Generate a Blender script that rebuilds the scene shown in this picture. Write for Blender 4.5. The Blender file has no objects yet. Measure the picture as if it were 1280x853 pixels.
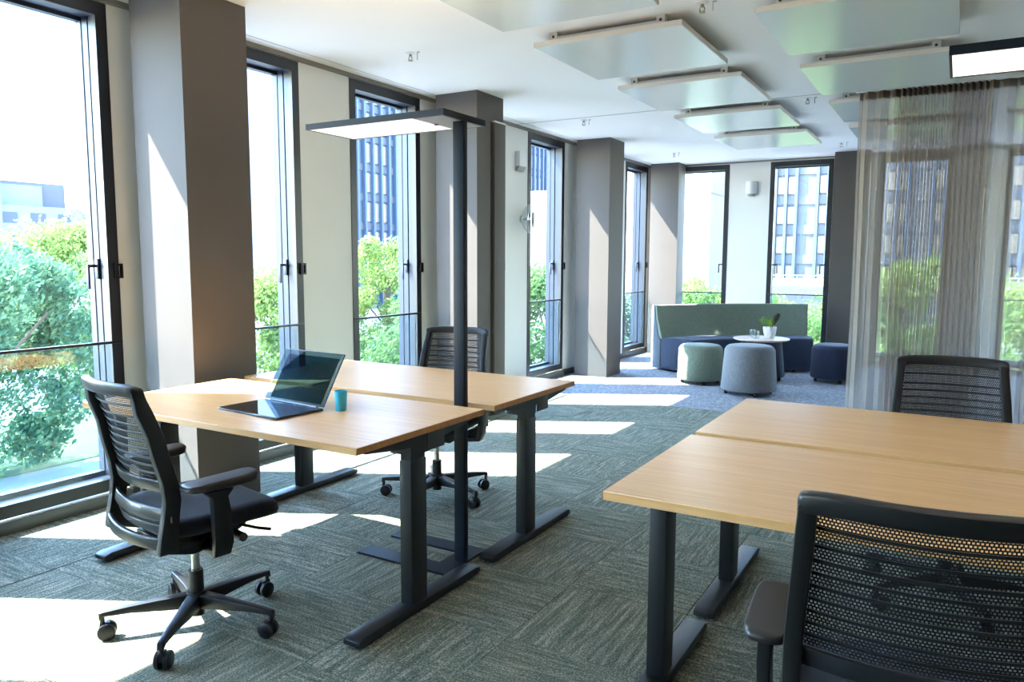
import bpy, bmesh, math, random
from mathutils import Vector, Matrix
random.seed(7)
sc = bpy.context.scene
COL = sc.collection
D2R = math.pi/180

# ------------------------------------------------------------------ camera
CAM_H = 1.35
pt, yw, rl = .10737, .53108, .00416
fw = Vector((-math.sin(yw)*math.cos(pt), math.cos(yw)*math.cos(pt), -math.sin(pt)))
r0 = Vector((math.cos(yw), math.sin(yw), 0)); u0_ = r0.cross(fw)
rt = r0*math.cos(rl)+u0_*math.sin(rl); up = u0_*math.cos(rl)-r0*math.sin(rl)
cam = bpy.data.cameras.new('camera'); cam.sensor_width = 36; cam.lens = 945/1280*36
cam.clip_start = .05; cam.clip_end = 600
cob = bpy.data.objects.new('camera', cam); COL.objects.link(cob)
M = Matrix.Identity(4)
for i in range(3):
    M[i][0] = rt[i]; M[i][1] = up[i]; M[i][2] = -fw[i]
M[2][3] = CAM_H
cob.matrix_world = M
sc.camera = cob

# ------------------------------------------------------------------ sky, sun, exposure
w = bpy.data.worlds.new('sky'); sc.world = w; w.use_nodes = True
nt = w.node_tree; nt.nodes.clear()
sky = nt.nodes.new('ShaderNodeTexSky'); sky.sky_type = 'NISHITA'; sky.sun_disc = False
sky.sun_elevation = 50.5*D2R; sky.sun_rotation = 242.5*D2R; sky.air_density = 1.1; sky.dust_density = .25; sky.ozone_density = 2.0
bg = nt.nodes.new('ShaderNodeBackground'); bg.inputs['Strength'].default_value = .29
wo = nt.nodes.new('ShaderNodeOutputWorld')
nt.links.new(sky.outputs[0], bg.inputs[0]); nt.links.new(bg.outputs[0], wo.inputs[0])
sl = bpy.data.lights.new('sun', 'SUN'); sl.energy = 3.8; sl.angle = .6*D2R; sl.color = (1, .93, .82)
so = bpy.data.objects.new('sun', sl); COL.objects.link(so); so.location = (-20, -10, 30)
so.rotation_euler = Vector((1, .52, -1.37)).to_track_quat('-Z', 'Y').to_euler()
vs = sc.view_settings
sc.display_settings.display_device = 'sRGB'
vs.view_transform = 'Standard'; vs.look = 'None'; vs.exposure = 3.95; vs.gamma = 1.0; vs.use_curve_mapping = False
sc.cycles.max_bounces = 14; sc.cycles.diffuse_bounces = 7; sc.cycles.glossy_bounces = 5
sc.cycles.transmission_bounces = 8; sc.cycles.transparent_max_bounces = 24
sc.cycles.sample_clamp_indirect = 8

# ------------------------------------------------------------------ materials
def s2l(c):
    return tuple(((v/12.92) if v <= .04045 else ((v+.055)/1.055)**2.4) for v in c)
def new_mat(name):
    m = bpy.data.materials.new(name); m.use_nodes = True
    n = m.node_tree.nodes; b = n['Principled BSDF']
    return m, m.node_tree, b
def mat(name, col, rough=.5, metal=0., spec=.5, noise=0., nscale=40, bump=0., bscale=300, emit=None, estr=0, coat=0):
    m, t, b = new_mat(name)
    b.inputs['Base Color'].default_value = (*col, 1); b.inputs['Roughness'].default_value = rough
    b.inputs['Metallic'].default_value = metal; b.inputs['Specular IOR Level'].default_value = spec
    b.inputs['Coat Weight'].default_value = coat
    tc = None
    if noise or bump:
        tc = t.nodes.new('ShaderNodeTexCoord')
    if noise:
        nz = t.nodes.new('ShaderNodeTexNoise'); nz.inputs['Scale'].default_value = nscale; nz.inputs['Detail'].default_value = 5
        cr = t.nodes.new('ShaderNodeMix'); cr.data_type = 'RGBA'
        cr.inputs['A'].default_value = (*[v*(1-noise) for v in col], 1); cr.inputs['B'].default_value = (*[min(1, v*(1+noise)) for v in col], 1)
        t.links.new(tc.outputs['Object'], nz.inputs['Vector']); t.links.new(nz.outputs['Fac'], cr.inputs['Factor'])
        t.links.new(cr.outputs['Result'], b.inputs['Base Color'])
    if bump:
        nb = t.nodes.new('ShaderNodeTexNoise'); nb.inputs['Scale'].default_value = bscale
        bp = t.nodes.new('ShaderNodeBump'); bp.inputs['Strength'].default_value = bump; bp.inputs['Distance'].default_value = .003
        t.links.new(tc.outputs['Object'], nb.inputs['Vector']); t.links.new(nb.outputs['Fac'], bp.inputs['Height']); t.links.new(bp.outputs['Normal'], b.inputs['Normal'])
    if emit:
        b.inputs['Emission Color'].default_value = (*emit, 1); b.inputs['Emission Strength'].default_value = estr
    return m
def ramp(t, stops):
    r = t.nodes.new('ShaderNodeValToRGB'); e = r.color_ramp.elements
    while len(e) < len(stops): e.new(.5)
    for i, (p, c) in enumerate(stops):
        e[i].position = p; e[i].color = (*c, 1)
    return r
def wood_mat(name, a, b_, rough=.35, sc_=(1.2, 26, 26)):
    m, t, b = new_mat(name)
    tc = t.nodes.new('ShaderNodeTexCoord'); mp = t.nodes.new('ShaderNodeMapping'); mp.inputs['Scale'].default_value = sc_
    nz = t.nodes.new('ShaderNodeTexNoise'); nz.inputs['Scale'].default_value = 2.2; nz.inputs['Detail'].default_value = 7; nz.inputs['Roughness'].default_value = .6
    oi = t.nodes.new('ShaderNodeObjectInfo')
    add = t.nodes.new('ShaderNodeVectorMath'); add.operation = 'ADD'
    sclr = t.nodes.new('ShaderNodeMath'); sclr.operation = 'MULTIPLY'; sclr.inputs[1].default_value = 37
    t.links.new(oi.outputs['Random'], sclr.inputs[0]); t.links.new(tc.outputs['Object'], add.inputs[0]); t.links.new(sclr.outputs[0], add.inputs[1])
    r = ramp(t, [(.3, a), (.5, tuple((x+y)/2 for x, y in zip(a, b_))), (.7, b_)])
    t.links.new(add.outputs[0], mp.inputs[0]); t.links.new(mp.outputs[0], nz.inputs['Vector']); t.links.new(nz.outputs['Fac'], r.inputs[0])
    t.links.new(r.outputs[0], b.inputs['Base Color']); b.inputs['Roughness'].default_value = rough
    return m
def glass_mat(name, tint, gloss=.08, grough=0.02, rim=.6):
    m = bpy.data.materials.new(name); m.use_nodes = True; t = m.node_tree; t.nodes.clear()
    o = t.nodes.new('ShaderNodeOutputMaterial'); tr = t.nodes.new('ShaderNodeBsdfTransparent'); gl = t.nodes.new('ShaderNodeBsdfGlossy')
    tr.inputs[0].default_value = (*tint, 1); gl.inputs['Roughness'].default_value = grough
    lw = t.nodes.new('ShaderNodeLayerWeight'); lw.inputs['Blend'].default_value = .5
    mx = t.nodes.new('ShaderNodeMixShader')
    pw = t.nodes.new('ShaderNodeMath'); pw.operation = 'POWER'; pw.inputs[1].default_value = 5
    ml = t.nodes.new('ShaderNodeMath'); ml.operation = 'MULTIPLY_ADD'; ml.inputs[1].default_value = rim; ml.inputs[2].default_value = gloss; ml.use_clamp = True
    t.links.new(lw.outputs['Facing'], pw.inputs[0]); t.links.new(pw.outputs[0], ml.inputs[0]); t.links.new(ml.outputs[0], mx.inputs[0]); t.links.new(tr.outputs[0], mx.inputs[1]); t.links.new(gl.outputs[0], mx.inputs[2]); t.links.new(mx.outputs[0], o.inputs[0])
    return m
def carpet_mat(name, cols, streak):
    m, t, b = new_mat(name)
    tc = t.nodes.new('ShaderNodeTexCoord'); oi = t.nodes.new('ShaderNodeObjectInfo')
    k = t.nodes.new('ShaderNodeMath'); k.operation = 'MULTIPLY'; k.inputs[1].default_value = 91
    ad = t.nodes.new('ShaderNodeVectorMath'); ad.operation = 'ADD'
    t.links.new(oi.outputs['Random'], k.inputs[0]); t.links.new(tc.outputs['Object'], ad.inputs[0]); t.links.new(k.outputs[0], ad.inputs[1])
    mp = t.nodes.new('ShaderNodeMapping'); mp.inputs['Scale'].default_value = streak
    n1 = t.nodes.new('ShaderNodeTexNoise'); n1.inputs['Scale'].default_value = 1; n1.inputs['Detail'].default_value = 4; n1.inputs['Roughness'].default_value = .65
    t.links.new(ad.outputs[0], mp.inputs[0]); t.links.new(mp.outputs[0], n1.inputs['Vector'])
    n2 = t.nodes.new('ShaderNodeTexNoise'); n2.inputs['Scale'].default_value = 170; n2.inputs['Detail'].default_value = 2
    t.links.new(ad.outputs[0], n2.inputs['Vector'])
    mx = t.nodes.new('ShaderNodeMix'); mx.data_type = 'FLOAT'; mx.inputs[0].default_value = .55
    t.links.new(n1.outputs['Fac'], mx.inputs[2]); t.links.new(n2.outputs['Fac'], mx.inputs[3])
    r = ramp(t, cols); t.links.new(mx.outputs[0], r.inputs[0]); t.links.new(r.outputs[0], b.inputs['Base Color'])
    b.inputs['Roughness'].default_value = .95; b.inputs['Specular IOR Level'].default_value = .15
    bp = t.nodes.new('ShaderNodeBump'); bp.inputs['Strength'].default_value = .5; bp.inputs['Distance'].default_value = .004
    t.links.new(n2.outputs['Fac'], bp.inputs['Height']); t.links.new(bp.outputs['Normal'], b.inputs['Normal'])
    return m
def fabric_mat(name, col, amt=.25):
    m, t, b = new_mat(name)
    tc = t.nodes.new('ShaderNodeTexCoord'); mp = t.nodes.new('ShaderNodeMapping'); mp.inputs['Scale'].default_value = (90, 90, 260)
    mp2 = t.nodes.new('ShaderNodeMapping'); mp2.inputs['Scale'].default_value = (220, 220, 40)
    n1 = t.nodes.new('ShaderNodeTexNoise'); n1.inputs['Scale'].default_value = .6; n2 = t.nodes.new('ShaderNodeTexNoise'); n2.inputs['Scale'].default_value = .6
    t.links.new(tc.outputs['Object'], mp.inputs[0]); t.links.new(tc.outputs['Object'], mp2.inputs[0]); t.links.new(mp.outputs[0], n1.inputs['Vector']); t.links.new(mp2.outputs[0], n2.inputs['Vector'])
    av = t.nodes.new('ShaderNodeMath'); av.operation = 'ADD'; t.links.new(n1.outputs['Fac'], av.inputs[0]); t.links.new(n2.outputs['Fac'], av.inputs[1])
    hf = t.nodes.new('ShaderNodeMath'); hf.operation = 'MULTIPLY'; hf.inputs[1].default_value = .5; t.links.new(av.outputs[0], hf.inputs[0])
    r = ramp(t, [(.3, tuple(v*(1-amt) for v in col)), (.7, tuple(v*(1+amt) for v in col))])
    t.links.new(hf.outputs[0], r.inputs[0]); t.links.new(r.outputs[0], b.inputs['Base Color'])
    b.inputs['Roughness'].default_value = .9; b.inputs['Specular IOR Level'].default_value = .2; b.inputs['Sheen Weight'].default_value = .15
    return m
def leaf_mat(name, a, b_):
    m = bpy.data.materials.new(name); m.use_nodes = True; t = m.node_tree; t.nodes.clear()
    o = t.nodes.new('ShaderNodeOutputMaterial'); d = t.nodes.new('ShaderNodeBsdfDiffuse'); tl = t.nodes.new('ShaderNodeBsdfTranslucent')
    tc = t.nodes.new('ShaderNodeTexCoord'); nz = t.nodes.new('ShaderNodeTexNoise'); nz.inputs['Scale'].default_value = 2.5; nz.inputs['Detail'].default_value = 6
    r = ramp(t, [(.35, a), (.65, b_)]); mx = t.nodes.new('ShaderNodeMixShader'); mx.inputs[0].default_value = .5
    t.links.new(tc.outputs['Object'], nz.inputs['Vector']); t.links.new(nz.outputs['Fac'], r.inputs[0])
    t.links.new(r.outputs[0], d.inputs[0]); t.links.new(r.outputs[0], tl.inputs[0]); t.links.new(d.outputs[0], mx.inputs[1]); t.links.new(tl.outputs[0], mx.inputs[2]); t.links.new(mx.outputs[0], o.inputs[0])
    return m
def sheer_mat(name, col, opac):
    m = bpy.data.materials.new(name); m.use_nodes = True; t = m.node_tree; t.nodes.clear()
    o = t.nodes.new('ShaderNodeOutputMaterial'); d = t.nodes.new('ShaderNodeBsdfDiffuse'); tl = t.nodes.new('ShaderNodeBsdfTranslucent'); tr = t.nodes.new('ShaderNodeBsdfTransparent')
    d.inputs[0].default_value = (*col, 1); tl.inputs[0].default_value = (*col, 1)
    tc = t.nodes.new('ShaderNodeTexCoord'); mp = t.nodes.new('ShaderNodeMapping'); mp.inputs['Scale'].default_value = (900, 900, 700)
    nz = t.nodes.new('ShaderNodeTexNoise'); nz.inputs['Scale'].default_value = 1
    t.links.new(tc.outputs['Object'], mp.inputs[0]); t.links.new(mp.outputs[0], nz.inputs['Vector'])
    ma = t.nodes.new('ShaderNodeMath'); ma.operation = 'MULTIPLY_ADD'; ma.inputs[1].default_value = .2; ma.inputs[2].default_value = opac-.1; ma.use_clamp = True
    t.links.new(nz.outputs['Fac'], ma.inputs[0])
    lw = t.nodes.new('ShaderNodeLayerWeight'); lw.inputs['Blend'].default_value = .5
    def mth(op, a, b):
        n = t.nodes.new('ShaderNodeMath'); n.operation = op
        for i, v in enumerate((a, b)):
            if isinstance(v, (int, float)): n.inputs[i].default_value = v
            else: t.links.new(v, n.inputs[i])
        return n.outputs[0]
    cs_ = mth('MAXIMUM', mth('SUBTRACT', 1.0, lw.outputs['Facing']), .12)
    op_ = mth('SUBTRACT', 1.0, mth('POWER', mth('SUBTRACT', 1.0, ma.outputs[0]), mth('DIVIDE', 1.0, cs_)))
    m1 = t.nodes.new('ShaderNodeMixShader'); m1.inputs[0].default_value = .45; m2 = t.nodes.new('ShaderNodeMixShader')
    t.links.new(d.outputs[0], m1.inputs[1]); t.links.new(tl.outputs[0], m1.inputs[2])
    t.links.new(op_, m2.inputs[0]); t.links.new(tr.outputs[0], m2.inputs[1]); t.links.new(m1.outputs[0], m2.inputs[2]); t.links.new(m2.outputs[0], o.inputs[0])
    return m

WHITE = mat('white_plaster', (.76, .745, .69), .85, noise=.03, nscale=3)
CEIL = mat('ceiling_paint', (.80, .78, .74), .9, noise=.02, nscale=2)
GREYWALL = mat('grey_wall_paint', (.62, .59, .54), .9)
ANTH = mat('anthracite_powder_coat', (.013, .015, .019), .38, noise=.1, nscale=8)
FRAME2 = mat('anodised_reveal', (.020, .029, .048), .42, metal=.25)
SILLM = mat('grey_sill_panel', (.12, .125, .12), .5)
BASEB = mat('dark_baseboard', (.035, .036, .04), .5)
COLM = mat('taupe_column', (.088, .074, .064), .7, noise=.10, nscale=2.5, bump=.06, bscale=60)
GROOVE = mat('dark_joint', (.03, .028, .026), .9)
JOINT = mat('soft_joint', (.33, .32, .30), .9)
SILVER = mat('shadow_gap_profile', (.22, .2, .17), .6)
GLASS = glass_mat('window_glass', (.93, .97, .99), .03)
GUARD = glass_mat('guard_glass', (.84, .92, .96), .045)
CLEAR = glass_mat('clear_glass', (.84, .87, .87), .22)
BLACKP = mat('black_plastic', (.009, .0095, .011), .40, spec=.4, noise=.1, nscale=20)
BLACKM = mat('black_metal', (.013, .0135, .015), .38, metal=.2)
SLATM = mat('slat_plastic', (.010, .0115, .015), .28)
SEATF = fabric_mat('black_seat_fabric', (.007, .008, .013), .35)
MESHM = mat('mesh_thread', (.006, .0065, .008), .7)
CHROME = mat('satin_chrome', (.6, .6, .58), .25, metal=1)
GREYPL = mat('grey_arm_plastic', (.034, .028, .026), .45)
LEGM = mat('dark_leg_metal', (.011, .0125, .015), .42, metal=.15, noise=.08, nscale=15)
GLIDE = mat('black_glide', (.01, .01, .01), .5)
WOODT = wood_mat('beech_top', s2l((.86, .64, .405)), s2l((.93, .735, .505)), .33)
EDGE = wood_mat('beech_edge', s2l((.66, .42, .2)), s2l((.76, .52, .28)), .45)
TABLEW = wood_mat('lounge_table_wood', s2l((.80, .68, .60)), s2l((.88, .78, .70)), .4)
LAMPM = mat('lamp_anthracite', (.008, .013, .021), .45, spec=.2)
DIFF = mat('lamp_diffuser', (.07, .068, .066), .5, emit=(1, .88, .80), estr=.095)
DIFF2 = mat('lamp_diffuser_warm', (.3, .28, .26), .5, emit=(1, .86, .76), estr=.15)
UPL = mat('lamp_uplight', (.8, .8, .8), .5, emit=(1, .72, .45), estr=1.2)
PANEL = mat('satin_ceiling_panel', (.62, .66, .62), .22, spec=.9)
PEDGE = mat('panel_edge', (.70, .64, .57), .6)
HANGM = mat('hanger_profile', (.5, .48, .45), .5)
SCREW = mat('dark_screw', (.02, .02, .02), .5)
CARP_GREY = carpet_mat('grey_carpet', [(.36, (.10, .105, .115)), (.5, (.26, .265, .28)), (.62, (.50, .50, .52))], (30, 30, 30))
GA, GB, GC = (.055, .080, .060), (.165, .182, .135), (.46, .42, .325)
CARP = carpet_mat('green_carpet', [(.36, GA), (.50, GB), (.64, GC)], (5, 62, 20))
SOFA_G = fabric_mat('sage_upholstery', (.205, .25, .19))
SOFA_N = fabric_mat('navy_upholstery', (.035, .045, .075))
SOFA_S = fabric_mat('blue_grey_upholstery', (.16, .18, .21))
ST_G = fabric_mat('green_stool_upholstery', (.155, .185, .135))
ST_GR = fabric_mat('grey_stool_upholstery', (.165, .17, .178))
ST_N = fabric_mat('dark_navy_upholstery', (.02, .024, .045))
ST_B = fabric_mat('slate_table_upholstery', (.030, .034, .050))
CUPM = mat('turquoise_ceramic', (.03, .40, .58), .35)
CUPI = mat('pale_cup_inside', (.6, .75, .8), .4)
LAPB = mat('gloss_black_glass', (.006, .008, .012), .04, spec=.9, coat=.6)
LAPE = mat('laptop_edge', (.03, .045, .07), .25, metal=.4)
LAPG = glass_mat('laptop_tinted_glass', (.42, .55, .60), .008, rim=.15)
LAPS = glass_mat('laptop_screen_glass', (.30, .40, .47), .006, rim=.1)
POTM = mat('white_ceramic', (.75, .73, .72), .4)
SOIL = mat('soil', (.05, .035, .025), .9)
PLEAF = leaf_mat('plant_leaf', (.10, .32, .03), (.35, .55, .06))
PLY = leaf_mat('yellow_plant_leaf', (.6, .5, .03), (.85, .68, .05))
PBUD = mat('brown_seed_head', (.035, .014, .012), .8)
PLW = mat('white_plastic', (.72, .72, .71), .5)
PLG = mat('grey_plastic', (.35, .35, .35), .5)
BRASS = mat('brass_sprinkler', (.35, .27, .16), .4, metal=.6)
CURT = sheer_mat('sheer_curtain', (.43, .36, .30), .52)
CURT_T = sheer_mat('curtain_tape', (.17, .12, .085), .85)
LEAF = leaf_mat('tree_leaf', (.06, .14, .05), (.18, .26, .10))
LEAF2 = leaf_mat('bright_tree_leaf', (.12, .20, .05), (.27, .34, .11))
LEAF3 = leaf_mat('cool_tree_leaf', (.05, .13, .08), (.15, .25, .13))
BARK = mat('bark', (.12, .09, .07), .9, noise=.3, nscale=6)
B_SUNLIT = mat('sunlit_white_render', (.75, .74, .72), .9, noise=.05, nscale=.3)  # light tone for the sunlit faces, sunlight put into the colour
B_SHADED = mat('shaded_beige_render', (.12, .105, .085), .9, noise=.05, nscale=.3)  # dark tone for the side turned from the sun, shade put into the colour
B_BLUE = mat('blue_grey_cladding', (.045, .070, .12), .7, noise=.08, nscale=.3)
B_GREY = mat('grey_spandrel', (.075, .078, .095), .7, noise=.06, nscale=.5)
B_GLASS = mat('pale_window_blind', (.12, .118, .116), .25, spec=.8)
B_WARM = mat('warm_window_blind', (.16, .115, .085), .35, spec=.6)
B_ROOF = mat('flat_roof', (.4, .4, .42), .9)
PAVE = mat('pale_paving', (.20, .21, .23), .9, noise=.25, nscale=.6)
ROAD = mat('asphalt', (.08, .085, .1), .95, noise=.2, nscale=.8)
LAWN = mat('lawn', (.05, .10, .03), .95, noise=.4, nscale=1.5)
STONE = mat('light_stone', (.07, .068, .066), .9)
RAILM = mat('railing_metal', (.3, .31, .33), .5)

# ------------------------------------------------------------------ mesh helpers
class MB:
    def __init__(s): s.v = []; s.f = []
    def add(s, vs, fs):
        o = len(s.v); s.v += [tuple(p) for p in vs]; s.f += [tuple(o+i for i in f) for f in fs]; return s
    def box(s, x0, x1, y0, y1, z0, z1):
        vs = [(x, y, z) for z in (z0, z1) for y in (y0, y1) for x in (x0, x1)]
        return s.add(vs, [(0, 2, 3, 1), (4, 5, 7, 6), (0, 1, 5, 4), (2, 6, 7, 3), (0, 4, 6, 2), (1, 3, 7, 5)])
    def loft(s, secs, cap=True, closed=False):
        n = len(secs[0]); vs = [p for q in secs for p in q]; fs = []
        m = len(secs)
        for i in range(m if closed else m-1):
            a = i*n; b = ((i+1) % m)*n
            for j in range(n):
                k = (j+1) % n; fs.append((a+j, a+k, b+k, b+j))
        if cap and not closed:
            fs.append(tuple(reversed(range(n)))); fs.append(tuple((m-1)*n+j for j in range(n)))
        return s.add(vs, fs)
    def lathe(s, prof, c=(0, 0, 0), n=32, cap=True):
        secs = [[(c[0]+r*math.cos(2*math.pi*j/n), c[1]+r*math.sin(2*math.pi*j/n), c[2]+z) for j in range(n)] for r, z in prof]
        return s.loft(secs, cap)
    def cyl(s, p, q, r, r2=None, n=16):
        p, q = Vector(p), Vector(q); d = (q-p).normalized(); a = d.orthogonal().normalized(); b = d.cross(a); r2 = r if r2 is None else r2
        ring = lambda c, R: [c+a*(R*math.cos(2*math.pi*j/n))+b*(R*math.sin(2*math.pi*j/n)) for j in range(n)]
        return s.loft([ring(p, r), ring(q, r2)])
    def tube(s, pts, r, n=8):
        P = [Vector(p) for p in pts]; secs = []
        for i, p in enumerate(P):
            d = (P[min(i+1, len(P)-1)]-P[max(i-1, 0)]).normalized(); a = d.cross(Vector((.31, .17, .93))).normalized(); b = d.cross(a)
            secs.append([p+a*(r*math.cos(2*math.pi*j/n))+b*(r*math.sin(2*math.pi*j/n)) for j in range(n)])
        return s.loft(secs)
    def bar(s, pts, hw, hh):
        """rectangular bar along points, hw half width sideways, hh half height (z)"""
        P = [Vector(p) for p in pts]; secs = []
        for i, p in enumerate(P):
            d = (P[min(i+1, len(P)-1)]-P[max(i-1, 0)]); d.z = 0; d.normalize(); a = Vector((-d.y, d.x, 0))
            w_ = hw[i] if isinstance(hw, (list, tuple)) else hw; h_ = hh[i] if isinstance(hh, (list, tuple)) else hh
            u = Vector((0, 0, 1)); secs.append([p-a*w_-u*h_, p+a*w_-u*h_, p+a*w_+u*h_, p-a*w_+u*h_])
        return s.loft(secs)
    def build(s, name, m, parent=None, bev=0, seg=2, smooth=None, angle=40):
        me = bpy.data.meshes.new(name); me.from_pydata(s.v, [], s.f)
        bm = bmesh.new(); bm.from_mesh(me); bmesh.ops.recalc_face_normals(bm, faces=bm.faces)
        if bev:
            es = [e for e in bm.edges if len(e.link_faces) == 2 and e.calc_face_angle(0) > .6]
            bmesh.ops.bevel(bm, geom=es, offset=bev, segments=seg, profile=.5, affect='EDGES', clamp_overlap=True)
        bm.to_mesh(me); bm.free()
        if smooth or (smooth is None and bev):
            for p in me.polygons: p.use_smooth = True
            try: me.set_sharp_from_angle(angle=angle*D2R)
            except Exception: pass
        me.materials.append(m)
        o = bpy.data.objects.new(name, me); COL.objects.link(o)
        if parent: o.parent = parent
        return o
def box(name, m, b, parent=None, bev=0, **k): return MB().box(*b).build(name, m, parent, bev, **k)
def tag(o, label=None, cat=None, group=None, kind=None):
    if label: o['label'] = label
    if cat: o['category'] = cat
    if group: o['group'] = group
    if kind: o['kind'] = kind
    return o
def empty(name, loc=(0, 0, 0), rz=0):
    o = bpy.data.objects.new(name, None); COL.objects.link(o); o.location = loc; o.rotation_euler = (0, 0, rz); o.empty_display_size = .1
    return o
def thing(name, label, cat, loc=(0, 0, 0), rz=0, group=None): return tag(empty(name, loc, rz), label, cat, group)
def copy_tree(o, parent=None):
    c = o.copy(); COL.objects.link(c)
    if parent: c.parent = parent; c.matrix_parent_inverse = o.matrix_parent_inverse.copy()
    for ch in list(o.children): copy_tree(ch, c)
    return c
def interp(tab, z):
    if z <= tab[0][0]: return tab[0][1]
    for (a, va), (b, vb) in zip(tab, tab[1:]):
        if z <= b:
            t = (z-a)/(b-a); t = t*t*(3-2*t)*.5+t*.5; return va+(vb-va)*t
    return tab[-1][1]

# ------------------------------------------------------------------ room shell
XW, YF, ZC = -3.96, 10.80, 2.712
XR, YB = 4.2, -2.6
T = .21
PITCH = 1.3535
WL = [2.489+PITCH*k for k in range(-3, 7)]            # right jamb of each left window
WF = [-3.6295+PITCH*k for k in range(0, 6)]           # left jamb of each far window
GRID0 = 6.727

floor = empty('floor'); tag(floor, kind='structure')
box('subfloor', mat('screed', (.2, .2, .2), .9), (XW-T, XR+.2, YB-.2, YF+T, -.30, -.012), floor)
# carpet tiles, quarter-turned, one seam line on X = -3.32
tile = MB(); tile.box(-.2485, .2485, -.2485, .2485, -.012, 0)
first = None
XT = [-3.32-.25]+[-3.32+.25+.5*i for i in range(0, 10)]
for i, x in enumerate(XT):
    for j in range(-2, 17):
        y = GRID0-.25-.5*(16-j)
        if y < -.6: continue
        if first is None:
            first = tile.build('carpet_tile', CARP, floor); o = first
        else:
            o = first.copy(); COL.objects.link(o)
        o.location = (x, y, 0); o.rotation_euler = (0, 0, math.pi/2*((i+j) % 2)+math.pi*random.randint(0, 1))
GREENP = carpet_mat('green_carpet_plain', [(.36, GA), (.50, GB), (.64, GC)], (5, 62, 20))
box('carpet_edge', GREENP, (XW, -3.572, YB, GRID0, -.012, -.0005), floor)
box('carpet_runner', GREENP, (1.432, XR, YB, GRID0, -.012, -.0005), floor)
box('carpet_rear', GREENP, (-3.57, 1.43, YB, -.78, -.012, -.0005), floor)
box('grey_carpet', CARP_GREY, (XW, XR, GRID0+.001, YF, -.012, .0005), floor)
box('floor_seam', GROOVE, (-3.324, -3.317, YB, GRID0, -.012, .0012), floor)

ceil = empty('ceiling'); tag(ceil, kind='structure')
box('ceiling_slab', CEIL, (XW-T, XR+.2, YB-.2, YF+T, ZC, ZC+.3), ceil)
box('ceiling_joint', JOINT, (-3.842, -3.836, YB, YF, ZC-.0012, ZC+.01), ceil)
box('ceiling_joint', JOINT, (XW, XR, 6.772, 6.790, ZC-.0015, ZC+.01), ceil)
box('ceiling_joint', JOINT, (XW, XR, 10.66, 10.666, ZC-.0012, ZC+.01), ceil)

ZH, ZS = 2.68, .073          # window head, sill
def wall_with_windows(name, spans, a0, a1, place):
    m = MB(); e = [a0]+[v for s_ in spans for v in s_]+[a1]
    for i in range(0, len(e), 2):
        if e[i+1] > e[i]: m.box(*place(e[i], e[i+1], 0, T, .0, ZC))
    for s_ in spans:
        m.box(*place(s_[0], s_[1], 0, T, ZH, ZC)); m.box(*place(s_[0], s_[1], 0, T, -.012, .0))
    return tag(m.build(name, WHITE), kind='structure')
pl = lambda u0, u1, d0, d1, z0, z1: (XW-d1, XW-d0, u0, u1, z0, z1)
pf = lambda u0, u1, d0, d1, z0, z1: (u0, u1, YF+d0, YF+d1, z0, z1)
wall_with_windows('wall_left', [(r-.85, r) for r in WL], YB, YF+T, pl)
wall_with_windows('wall_far', [(l, l+.80) for l in WF], XW, XR+.2, pf)
tag(box('wall_right', GREYWALL, (XR, XR+.2, YB, YF, 0, ZC)), kind='structure')
tag(box('wall_near', GREYWALL, (XW-T, XR+.2, YB-.2, YB, 0, ZC)), kind='structure')
tag(box('trim_1', SILVER, (XW, XW+.022, YB, YF, ZH+.004, ZC)), kind='structure')
tag(box('trim_2', SILVER, (XW+.03, XR, YF-.012, YF, ZH+.012, ZC)), kind='structure')
# dark floor-level skirting, one piece per pier between windows
bl = MB()
for r in WL[:]:
    bl.box(XW, XW+.035, r+.002, r+PITCH-.852 if r < 10.5 else YF, 0, .062)
tag(bl.build('baseboard_left', BASEB, bev=.004), kind='structure')
bl = MB(); bl.box(XW+.04, XR, YF-.03, YF, 0, .062)
tag(bl.build('baseboard_far', BASEB, bev=.004), kind='structure')

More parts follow.
